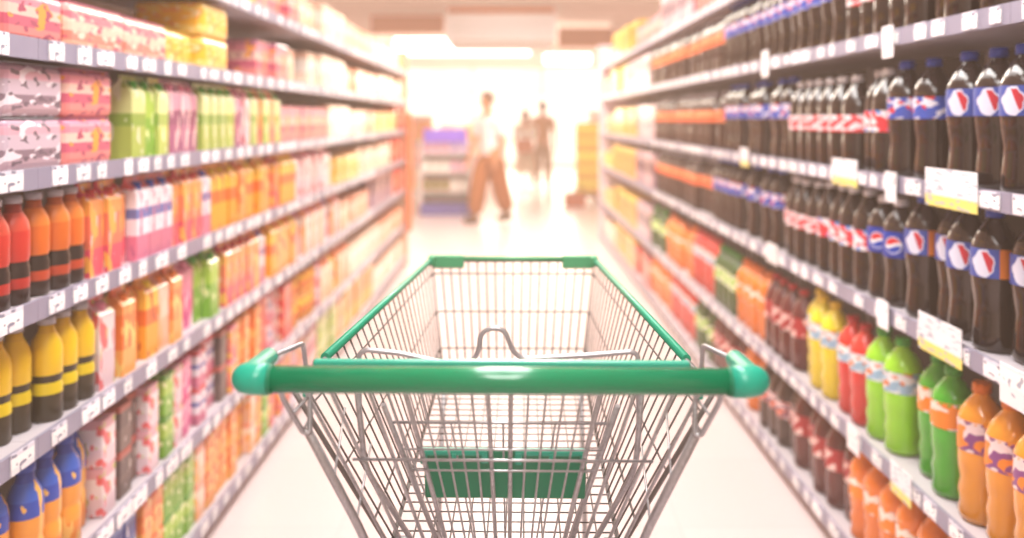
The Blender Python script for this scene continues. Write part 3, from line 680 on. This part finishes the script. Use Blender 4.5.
# ------------------------------------------------------------------ people
def skin_mesh(name, verts, edges, root, m, parent=None, sub=2, loc=None):
    me = bpy.data.meshes.new(name); me.from_pydata([v[:3] for v in verts], edges, [])
    me.materials.append(m)
    o = link(name, me, None, parent, loc)
    md = o.modifiers.new('Skin', 'SKIN'); md.use_smooth_shade = True
    sv = me.skin_vertices[0].data
    for i, v in enumerate(verts):
        rr = v[3] if isinstance(v[3], tuple) else (v[3], v[3])
        sv[i].radius = rr; sv[i].use_root = (i == root)
    ss = o.modifiers.new('Sub', 'SUBSURF'); ss.levels = 1; ss.render_levels = sub
    return o
SKIN = mat('warm skin', C('c88a62'), .5)
def person(loc, rz, H, label, shirt, trous, hairc, shoe, stride=.18, skirt=False, longhair=False, wide=1.0, arm=(.12, .5), lean=0.0):
    k = H / 1.75
    t = empty('person', loc, rz, label=label, category='person')
    t.scale = (k, k, k)
    # faces -y ; joints: pelvis 0
    f = lean
    V = [(0,0,.95,(.135,.10)), (0,-.2*f,1.10,(.12,.095)), (0,-.5*f,1.28,(.15,.105)), (0,-.8*f,1.41,(.12,.08)), (0,-.9*f,1.48,(.052,.052)), (0,-1.05*f-.01,1.55,(.06,.065)), (0,-1.1*f-.015,1.64,(.076,.092)), (0,-1.1*f-.01,1.71,(.06,.07))]
    E = [(i, i+1) for i in range(7)]
    hands = []
    for s in (-1, 1):
        a = len(V); sw = arm[0] * s; bend = arm[1]
        sh = Vector((s*.19, -.75*f, 1.39)); el = sh + Vector((s*.05, sw, -.28)); wr = el + Vector((s*-.01 , -.25*math.sin(bend), -.25*math.cos(bend)))
        pd = (wr - el).normalized(); pm = wr + pd * .07
        V += [(*sh, .058), (*((sh+el)/2), .047), (*el, .040), (*((el*2+wr)/3), .040), (*wr, .027), (*pm, (.036, .018))]
        E += [(3, a), (a, a+1), (a+1, a+2), (a+2, a+3), (a+3, a+4), (a+4, a+5)]
        for q in range(4):
            off = Vector((0, (q - 1.5) * .019, 0)); ln = (.062, .074, .07, .055)[q]
            b0 = pm + pd * .025 + off; b1 = b0 + pd * ln * .5 + Vector((-s*.004, 0, 0)); b2 = b1 + pd * ln * .5 + Vector((-s*.016, 0, 0))
            i = len(V); V += [(*b0, .0088), (*b1, .0082), (*b2, .0068)]; E += [(a+5, i), (i, i+1), (i+1, i+2)]
        i = len(V); b0 = wr + pd * .03 + Vector((0, -.03, 0)); V += [(*b0, .010), (*(b0 + pd * .03 + Vector((-s*.006, -.016, 0))), .009)]; E += [(a+4, i), (i, i+1)]
        hands.append((sh, el, wr))
    legs = []
    for s in (-1, 1):
        a = len(V); fy = s * stride
        hip = Vector((s*.09, 0, .90)); kn = Vector((s*.10, fy*.55 - .02, .50)); an = Vector((s*.10, fy + (.03 if fy > 0 else 0), .10 + (.03 if fy > .1 else 0))); toe = an + Vector((0, -.15, -.06 if fy <= .1 else -.085))
        V += [(*hip, .09), (*((hip+kn)/2), .075), (*kn, .055), (*((kn*2+an)/3), .052), (*an, .036), (*(an + Vector((0, .02, -.05))), .038), (*toe, (.04, .024))]
        E += [(0, a), (a, a+1), (a+1, a+2), (a+2, a+3), (a+3, a+4), (a+4, a+5), (a+5, a+6)]
        legs.append((hip, kn, an, toe))
    body = skin_mesh('body', V, E, 0, SKIN, t)
    # face
    hc = Vector((0, -1.1*f - .015, 1.635))
    obj('nose', lambda bm: tube(bm, [hc + Vector((0, -.088, .018)), hc + Vector((0, -.108, -.02)), hc + Vector((0, -.09, -.028))], [.006, .012, .007], 8), SKIN, t)
    for s in (-1, 1):
        obj('eye', lambda bm: bmesh.ops.create_uvsphere(bm, u_segments=10, v_segments=8, radius=.012, matrix=Matrix.Translation(hc + Vector((s*.03, -.078, .012)))), mat('eye', C('2a1c18'), .2), t)
        obj('ear', lambda bm: bmesh.ops.create_uvsphere(bm, u_segments=10, v_segments=8, radius=.02, matrix=Matrix.Translation(hc + Vector((s*.078, .0, .0))) @ Matrix.Diagonal((.4, .8, 1.4, 1))), SKIN, t)
    obj('mouth', lambda bm: tube(bm, [hc + Vector((-.024, -.076, -.052)), hc + Vector((0, -.084, -.054)), hc + Vector((.024, -.076, -.052))], .005, 6), mat('lips', C('a04a42'), .5), t)
    # hair: cap shell over the crown, open at the face
    def hair(bm):
        bmesh.ops.create_uvsphere(bm, u_segments=24, v_segments=16, radius=1)
        for v in bm.verts: v.co = Vector((v.co.x*.092, v.co.y*.108 + .008, v.co.z*.105))
        kill = [v for v in bm.verts if (v.co.y < -.035 and v.co.z < .045) or v.co.z < (-.07 if not longhair else -.09)]
        bmesh.ops.delete(bm, geom=kill, context='VERTS')
        if longhair:
            for v in bm.verts:
                if v.co.z < -.03 and v.co.y > 0: v.co.z -= .12; v.co.y += .01
        for v in bm.verts: v.co += hc + Vector((0, 0, .022))
        for fc in bm.faces: fc.smooth = True
    ho = obj('hair', hair, mat('hair', hairc, .7), t); sd = ho.modifiers.new('Solid', 'SOLIDIFY'); sd.thickness = .008
    # shirt
    g = .016
    SV = [(0,0,.80+.1/wide**3,(.15+g,.118+g)), (0,-.2*f,1.08,(.135+g,.105+g)), (0,-.5*f,1.27,(.155+g,.112+g)), (0,-.8*f,1.40,(.125+g,.085+g)), (0,-.85*f,1.445,(.07,.07))]
    SE = [(0,1),(1,2),(2,3),(3,4)]
    for (sh, el, wr) in hands:
        a = len(SV); SV += [(*sh, .07), (*((sh*.45+el*.55)), .062), (*((sh*.15+el*.85)), .062)]; SE += [(3, a), (a, a+1), (a+1, a+2)]
    skin_mesh('shirt', SV, SE, 0, shirt, t)
    # trousers or skirt
    if skirt:
        def sk(bm):
            n = 28; prof = [(.165, .99), (.19, .85), (.22, .6), (.25, .42)]
            rings = []
            for r_, z in prof:
                rings.append([bm.verts.new(((r_ + .014*math.sin(7*2*PI*q/n)*(1-z))*math.cos(2*PI*q/n), (r_*.8 + .014*math.sin(7*2*PI*q/n)*(1-z))*math.sin(2*PI*q/n), z)) for q in range(n)])
            for a, b in zip(rings, rings[1:]):
                for q in range(n):
                    fc = bm.faces.new((a[q], a[(q+1) % n], b[(q+1) % n], b[q])); fc.smooth = True
        obj('skirt', sk, trous, t)
    else:
        TV = [(0,0,.98,(.148,.112)), (0,0,.90,(.155,.122))]; TE = [(0,1)]
        for hip, kn, an, toe in legs:
            a = len(TV); lo_ = an + Vector((0, .005, -.0)); TV += [(*(hip - Vector((0,0,.04))), .118), (*((hip+kn)/2), .10*wide), (*kn, .09*wide), (*((kn+an)/2), .088*wide), (*lo_, .078*wide)]
            TE += [(1, a), (a, a+1), (a+1, a+2), (a+2, a+3), (a+3, a+4)]
        skin_mesh('trousers', TV, TE, 0, trous, t)
    for hip, kn, an, toe in legs:
        def shf(bm):
            bmesh.ops.create_uvsphere(bm, u_segments=16, v_segments=10, radius=1)
            for v in bm.verts:
                yy = v.co.y
                v.co = Vector((v.co.x*.048*(1 if yy < .2 else .85), yy*.14, max(-.045, v.co.z*(.055 if yy < 0 else .075))))
            d = toe - an
            for v in bm.verts: v.co += Vector((an.x, an.y - .05, max(.045, an.z - .055)))
            for fc in bm.faces: fc.smooth = True
        obj('shoe', shf, shoe, t)
    return t
W1 = mat('white shirt cloth', C('f6f0f4'), .8); W2 = mat('white blouse cloth', C('f8f0ea'), .8)
KH = mat('tan trouser cloth', C('a05a20'), .85); OL = mat('light cloth', C('dcc8b0'), .85); BR = mat('brown cloth', C('b87838'), .85)
BS = mat('brown shoe', C('5a3424'), .5)
person((-.27, 11.7, 0), math.radians(-50), 1.80, 'man in white short-sleeved shirt and loose tan trousers walking across the aisle end', W1, KH, C('4a2c1e'), BS, .19, arm=(.06, .35), lean=.05, wide=1.38)
person((.30, 16.6, 0), math.radians(10), 1.60, 'woman in white blouse holding an orange bag, beyond the man in tan trousers', W2, OL, C('3a2620'), BS, .06, skirt=True, longhair=True, arm=(.0, 1.45))
person((.66, 17.2, 0), math.radians(160), 1.78, 'person in brown jacket standing with back turned, beside the woman in white', BR, mat('brown trouser cloth', C('9a6a3c'), .85), C('4a2e20'), BS, .05, arm=(.03, .25))
# bag held in front of the woman
bg = obj('hand_bag', lambda bm: bbox(bm, -.17, .17, -.06, .06, 0, .25, .03, 3), mat('orange brown bag leather', C('c0683a'), .5), loc=(.27, 16.08, .79), category='bag',
    label='orange brown bag held in front of the woman in white')
obj('strap', lambda bm: tube(bm, fillet([(-.1, 0, .24), (-.08, 0, .34), (.08, 0, .34), (.1, 0, .24)], .05), .008), mat('dark strap', C('5a3020'), .5), bg)

# ------------------------------------------------------------------ the trolley
CHROME, N_, L_, b_ = newmat('zinc plated wire')
b_.inputs['Metallic'].default_value = .6; b_.inputs['Roughness'].default_value = .3
nz = N_.new('ShaderNodeTexNoise'); nz.inputs['Scale'].default_value = 40
crr = N_.new('ShaderNodeValToRGB'); crr.color_ramp.elements[0].color = (*C('8c8b8e'), 1); crr.color_ramp.elements[1].color = (*C('c4c4c8'), 1)
L_.new(nz.outputs['Fac'], crr.inputs[0]); L_.new(crr.outputs[0], b_.inputs['Base Color'])
GREEN = mat('green handle plastic', C('028a5c'), .2, coat=.4)
TEAL = mat('teal green cap plastic', C('00aa8c'), .35, coat=.2)
FLAP = mat('deep green flap plastic', C('068862'), .35)
RIMG = mat('pale green rim plastic', C('12a07a'), .35)
CAPG = mat('green corner plastic', C('4fb07c'), .45)
RUB = mat('grey rubber tyre', C('55555a'), .7)
DK = mat('dark grey metal', C('8a8c90'), .4, .8)
cart = empty('shopping_trolley', (-.0022, 1.6, 0), -.0179, category='shopping trolley',
    label='empty wire shopping trolley with green handle standing in the middle of the aisle')
def A(x, Y, z): return Vector((x, Y - 1.6, z))
def lerp(a, b, t): return a + (b - a) * t
def top(u, s): return lerp(A(s*.289, 1.165, 1.072), A(s*.205, 2.15, 1.085), u)
def bot(u, s): return lerp(A(s*.172, 1.285, .79), A(s*.168, 2.05, .84), u)
wr_ = .0016
THIN = mat('darkened basket wire', C('75706d'), .4, .4)  # zinc wire colour darkened so the thin wires stand out against the floor
for s in (-1, 1):
    def side(bm):
        n = 26
        for i in range(n + 1):
            u = i / n
            tube(bm, [top(u, s), bot(u, s)], wr_, 6)
        for v, r_ in ((.13, .0016), (.486, .0016), (.82, .0018), (1.0, .0028)):
            tube(bm, [lerp(top(u, s), bot(u, s), v) + Vector((s*.003, 0, 0)) for u in (0, 1)], r_, 6)
        tube(bm, [top(0, s), top(1, s)], .0045, 8)
        tube(bm, [top(0, s), bot(0, s)], .0038, 8)
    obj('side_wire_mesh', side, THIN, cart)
def front(bm):
    n = 18
    for i in range(n + 1):
        t_ = i / n
        tube(bm, [lerp(top(1, -1), top(1, 1), t_), lerp(bot(1, -1), bot(1, 1), t_)], .0022, 6)
    for v in (.13, .486, .82, 1.0):
        a, b = lerp(top(1, -1), bot(1, -1), v), lerp(top(1, 1), bot(1, 1), v)
        off = Vector((0, .003, 0))
        tube(bm, fillet([a + Vector((0, -.03, 0)), a + off, b + off, b + Vector((0, -.03, 0))], .015), .002, 6)
    tube(bm, [top(1, -1), top(1, 1)], .0045, 8)
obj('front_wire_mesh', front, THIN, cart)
def fl(bm):
    for i in range(13):
        t_ = i / 12
        tube(bm, [lerp(bot(0, -1), bot(0, 1), t_), lerp(bot(1, -1), bot(1, 1), t_)], .0013, 6)
    for i in range(27):
        u = i / 26
        tube(bm, [bot(u, -1) - Vector((0,0,.003)), bot(u, 1) - Vector((0,0,.003))], .0013, 6)
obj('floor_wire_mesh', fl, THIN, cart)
# rear gate: flares from a narrow foot to a wide head
def gp(x, v, dy=0):   # x = offset at the top
    z = lerp(1.105, .775, v); Y = lerp(1.10, 1.27, v) + dy
    return A(x * lerp(1.03, .62, v), Y, z)
def gate(bm):
    for x in (-.255, -.222, -.172, .172, .222, .255): tube(bm, [gp(x, 0), gp(x, 1)], .0026, 8)
    for x in (-.018, .012): tube(bm, [gp(x, 0), gp(x, 1)], .0032, 8)
    for x in (-.125, .128): tube(bm, [gp(x, 0), gp(x, 1)], .0036, 8)
    for x in (-.148, -.105, -.083, -.061, -.039, .035, .058, .081, .105, .148): tube(bm, [gp(x, .03), gp(x, .98)], .0017, 6)
    for v, w_, r_ in ((0, .262, .0045), (.385, .235, .0021), (.985, .262, .0028), (.33, .150, .0016), (.44, .150, .0015)):
        tube(bm, [gp(-w_, v, -.006), gp(w_, v, -.006)], r_, 8)
obj('rear_gate_wire_mesh', gate, CHROME, cart)
# folded child seat behind the gate
def seat(bm):
    for x in (-.20, .19): tube(bm, fillet([A(x, 1.16, 1.08), A(x*.98, 1.20, .95), A(x*.72, 1.30, .80)], .03), .0042, 8)
    for x in (-.165, .158): tube(bm, [A(x, 1.17, 1.05), A(x*.62, 1.29, .80)], .0038, 8)
    for i in range(5):
        x = -.146 + i * .073
        tube(bm, [A(x, 1.185, 1.02), A(x*.66, 1.30, .80)], .0016, 6)
    tube(bm, [A(-.16, 1.185, 1.02), A(.155, 1.185, 1.02)], .0022, 6)
obj('child_seat_wire_mesh', seat, CHROME, cart)
def hump(bm):
    z0 = CAMZ
    pts = [(-.2075, -.43), (-.2085, -.334), (-.199, -.328), (-.15, -.333), (-.092, -.3455), (-.052, -.345), (-.043, -.338), (-.038, -.324), (-.0372, -.310), (-.032, -.3015), (-.022, -.297), (-.010, -.297), (-.001, -.302), (.003, -.313), (.009, -.328), (.019, -.3375), (.032, -.3395), (.075, -.337), (.12, -.334), (.178, -.329), (.1855, -.334), (.1865, -.43)]
    tube(bm, fillet([A(x + .004, 1.2, z0 + z) for x, z in pts], .006, 3), .0036, 10)
obj('child_seat_bar', hump, CHROME, cart)
fo = obj('seat_flap', lambda bm: bbox(bm, -.115, .118, -.004, .003, -.078, .004, .003), FLAP, cart, A(0, 1.218, .967))
fo.rotation_euler = (.28, 0, 0)
for a, b in ((-.119, -.022), (.016, .119)):
    obj('hinge_clip', lambda bm: [bbox(bm, a, b, -.011, -.002, .0, .009, .002), bbox(bm, a, a + .01, -.012, 0, -.014, .006, .002), bbox(bm, b - .01, b, -.012, 0, -.012, .006, .002),
        bbox(bm, (a+b)/2 - .003, (a+b)/2 + .003, -.012, 0, -.010, .004, .001)], TEAL, fo)
# handle
def hnd(bm): tube(bm, [A(-.276, 1.0, 1.136), A(.276, 1.0, 1.136)], .0158, 24)
ho = obj('handle', hnd, GREEN, cart)
for s in (-1, 1):
    def capf(bm):
        p = fillet([A(s*.272, 1.0, 1.136), A(s*.303, 1.0, 1.1365), A(s*.294, 1.075, 1.142)], .018, 8)
        n = len(p); rs = [.0182 if i < n*.55 else lerp(.0182, .0115, (i/(n-1) - .55)/.45) for i in range(n)]
        tube(bm, p, rs, 20)
    obj('end_cap', capf, TEAL, ho)
    obj('cap_collar', lambda bm: tube(bm, [A(s*.268, 1.0, 1.136), A(s*.272, 1.0, 1.136)], .0172, 24), FLAP, ho)
    def brk(bm):
        tube(bm, fillet([A(s*.294, 1.06, 1.143), A(s*.267, 1.135, 1.143), A(s*.276, 1.19, 1.085), A(s*.282, 1.22, 1.066)], .008), .0034, 8)
        # twin wires down from the handle to the leg loop
        tube(bm, fillet([A(s*.266, 1.02, 1.128), A(s*.272, 1.055, 1.096), A(s*.258, 1.10, 1.037), A(s*.249, 1.10, 1.035), A(s*.254, 1.12, 1.08), A(s*.262, 1.13, 1.10)], .012), .0036, 8)
        tube(bm, [A(s*.264, 1.075, 1.07), A(s*.253, 1.12, 1.08)], .002, 6)
        tube(bm, [A(s*.256, 1.10, 1.042), A(s*.250, 1.12, 1.055)], .002, 6)
    obj('handle_bracket', brk, CHROME, cart)
    obj('bracket_collar', lambda bm: bbox(bm, -.006, .006, -.006, .006, -.012, .014, .002), TEAL, cart, A(s*.262, 1.14, 1.082))
    obj('rim_cover', lambda bm: tube(bm, [top(.14, s) + Vector((0,0,.003)), top(.985, s) + Vector((0,0,.003))], .0072, 10), RIMG, cart)
    def cc(bm):
        x0, x1 = sorted((s*.124, s*.203)); bbox(bm, x0, x1, .542, .558, 1.065, 1.098, .004)
        x0, x1 = sorted((s*.196, s*.212)); bbox(bm, x0, x1, .515, .553, 1.075, 1.100, .005)
    obj('corner_cap', cc, CAPG, cart)
    def leg(bm):
        tube(bm, fillet([A(s*.253, 1.105, 1.037), A(s*.194, 1.19, .855), A(s*.176, 1.25, .74), A(s*.20, 1.25, .35), A(s*.22, 1.2, .17)], .05), .0062, 10)
    obj('leg', leg, CHROME, cart)
    def rungs(bm):
        for a, c in (((.226, 1.142, .965), (.246, 1.30, 1.0)), ((.203, 1.175, .888), (.215, 1.35, .925))):
            tube(bm, [A(s*a[0], a[1], a[2]), A(s*c[0], c[1], c[2])], .0018, 6)
    obj('side_rung', rungs, CHROME, cart)
    obj('foot_bracket', lambda bm: bbox(bm, -.012, .012, -.03, .03, -.02, .012, .003), DK, cart, A(s*.165, 1.31, .775))
    obj('base_rail', lambda bm: tube(bm, fillet([A(s*.22, 1.2, .17), A(s*.2, 1.6, .19), A(s*.15, 2.1, .19)], .05), .009, 10), CHROME, cart)
    obj('front_strut', lambda bm: tube(bm, fillet([A(s*.16, 2.0, .84), A(s*.165, 1.9, .5), A(s*.15, 2.08, .19)], .06), .006, 10), CHROME, cart)
    for Y, x in ((1.2, .22), (2.08, .15)):
        ck = obj('caster_fork', lambda bm: [bbox(bm, -.018, -.014, -.02, .02, .05, .14, .001), bbox(bm, .014, .018, -.02, .02, .05, .14, .001), bbox(bm, -.018, .018, -.02, .02, .135, .145, .001), tube(bm, [(0,0,.14),(0,0,.18)], .008)], DK, cart, A(s*x, Y, 0))
        obj('wheel', lambda bm: tube(bm, [(-.011, 0, .0555), (.011, 0, .0555)], .055, 24), RUB, ck)
obj('front_rim_cover', lambda bm: tube(bm, [A(-.13, 2.15, 1.089), A(.13, 2.15, 1.089)], .0058, 10), CAPG, cart)
obj('rear_rim_cover', lambda bm: bbox(bm, -.238, .238, -.006, .006, -.007, .007, .003), TEAL, cart, A(0, 1.075, 1.132))
obj('base_cross_bar', lambda bm: [tube(bm, [A(-.22, 1.2, .17), A(.22, 1.2, .17)], .008)], CHROME, cart)
obj('lower_cross_bar', lambda bm: tube(bm, [A(-.168, 1.30, .768), A(.168, 1.30, .768)], .003), CHROME, cart)

# ------------------------------------------------------------------ air, camera
w = bpy.data.worlds.new('World'); S.world = w; w.use_nodes = True
wn, wl = w.node_tree.nodes, w.node_tree.links
wn['Background'].inputs[0].default_value = (1, .93, .86, 1); wn['Background'].inputs[1].default_value = .6
HAZE = True
if HAZE:
    em = wn.new('ShaderNodeEmission'); em.inputs[0].default_value = (1, .66, .48, 1); em.inputs[1].default_value = .027  # air made to glow by itself, adding warm haze that grows with distance
    ab = wn.new('ShaderNodeVolumeAbsorption'); ab.inputs[0].default_value = (.72, .72, .72, 1); ab.inputs[1].default_value = .05
    ad = wn.new('ShaderNodeAddShader'); wl.new(em.outputs[0], ad.inputs[0]); wl.new(ab.outputs[0], ad.inputs[1])
    wl.new(ad.outputs[0], wn['World Output'].inputs['Volume'])
cam = bpy.data.cameras.new('camera'); co = bpy.data.objects.new('camera', cam); COL.objects.link(co)
co.location = (0, 0, CAMZ); co.rotation_euler = (PI/2, 0, 0)
cam.sensor_width = 36; cam.lens = 36 * 850 / 1024
cam.shift_y = -151 / 1024; cam.shift_x = 2 / 1024
cam.clip_start = .05; cam.clip_end = 100
cam.dof.use_dof = True; cam.dof.focus_distance = 1.37
APER = .0175
cam.dof.aperture_fstop = (cam.lens / 1000) / APER
S.camera = co
S.view_settings.view_transform = 'Standard'; S.view_settings.look = 'None'
S.view_settings.exposure = 0.12
try:
    S.cycles.use_denoising = True; S.cycles.max_bounces = 6; S.cycles.diffuse_bounces = 3
except Exception: pass
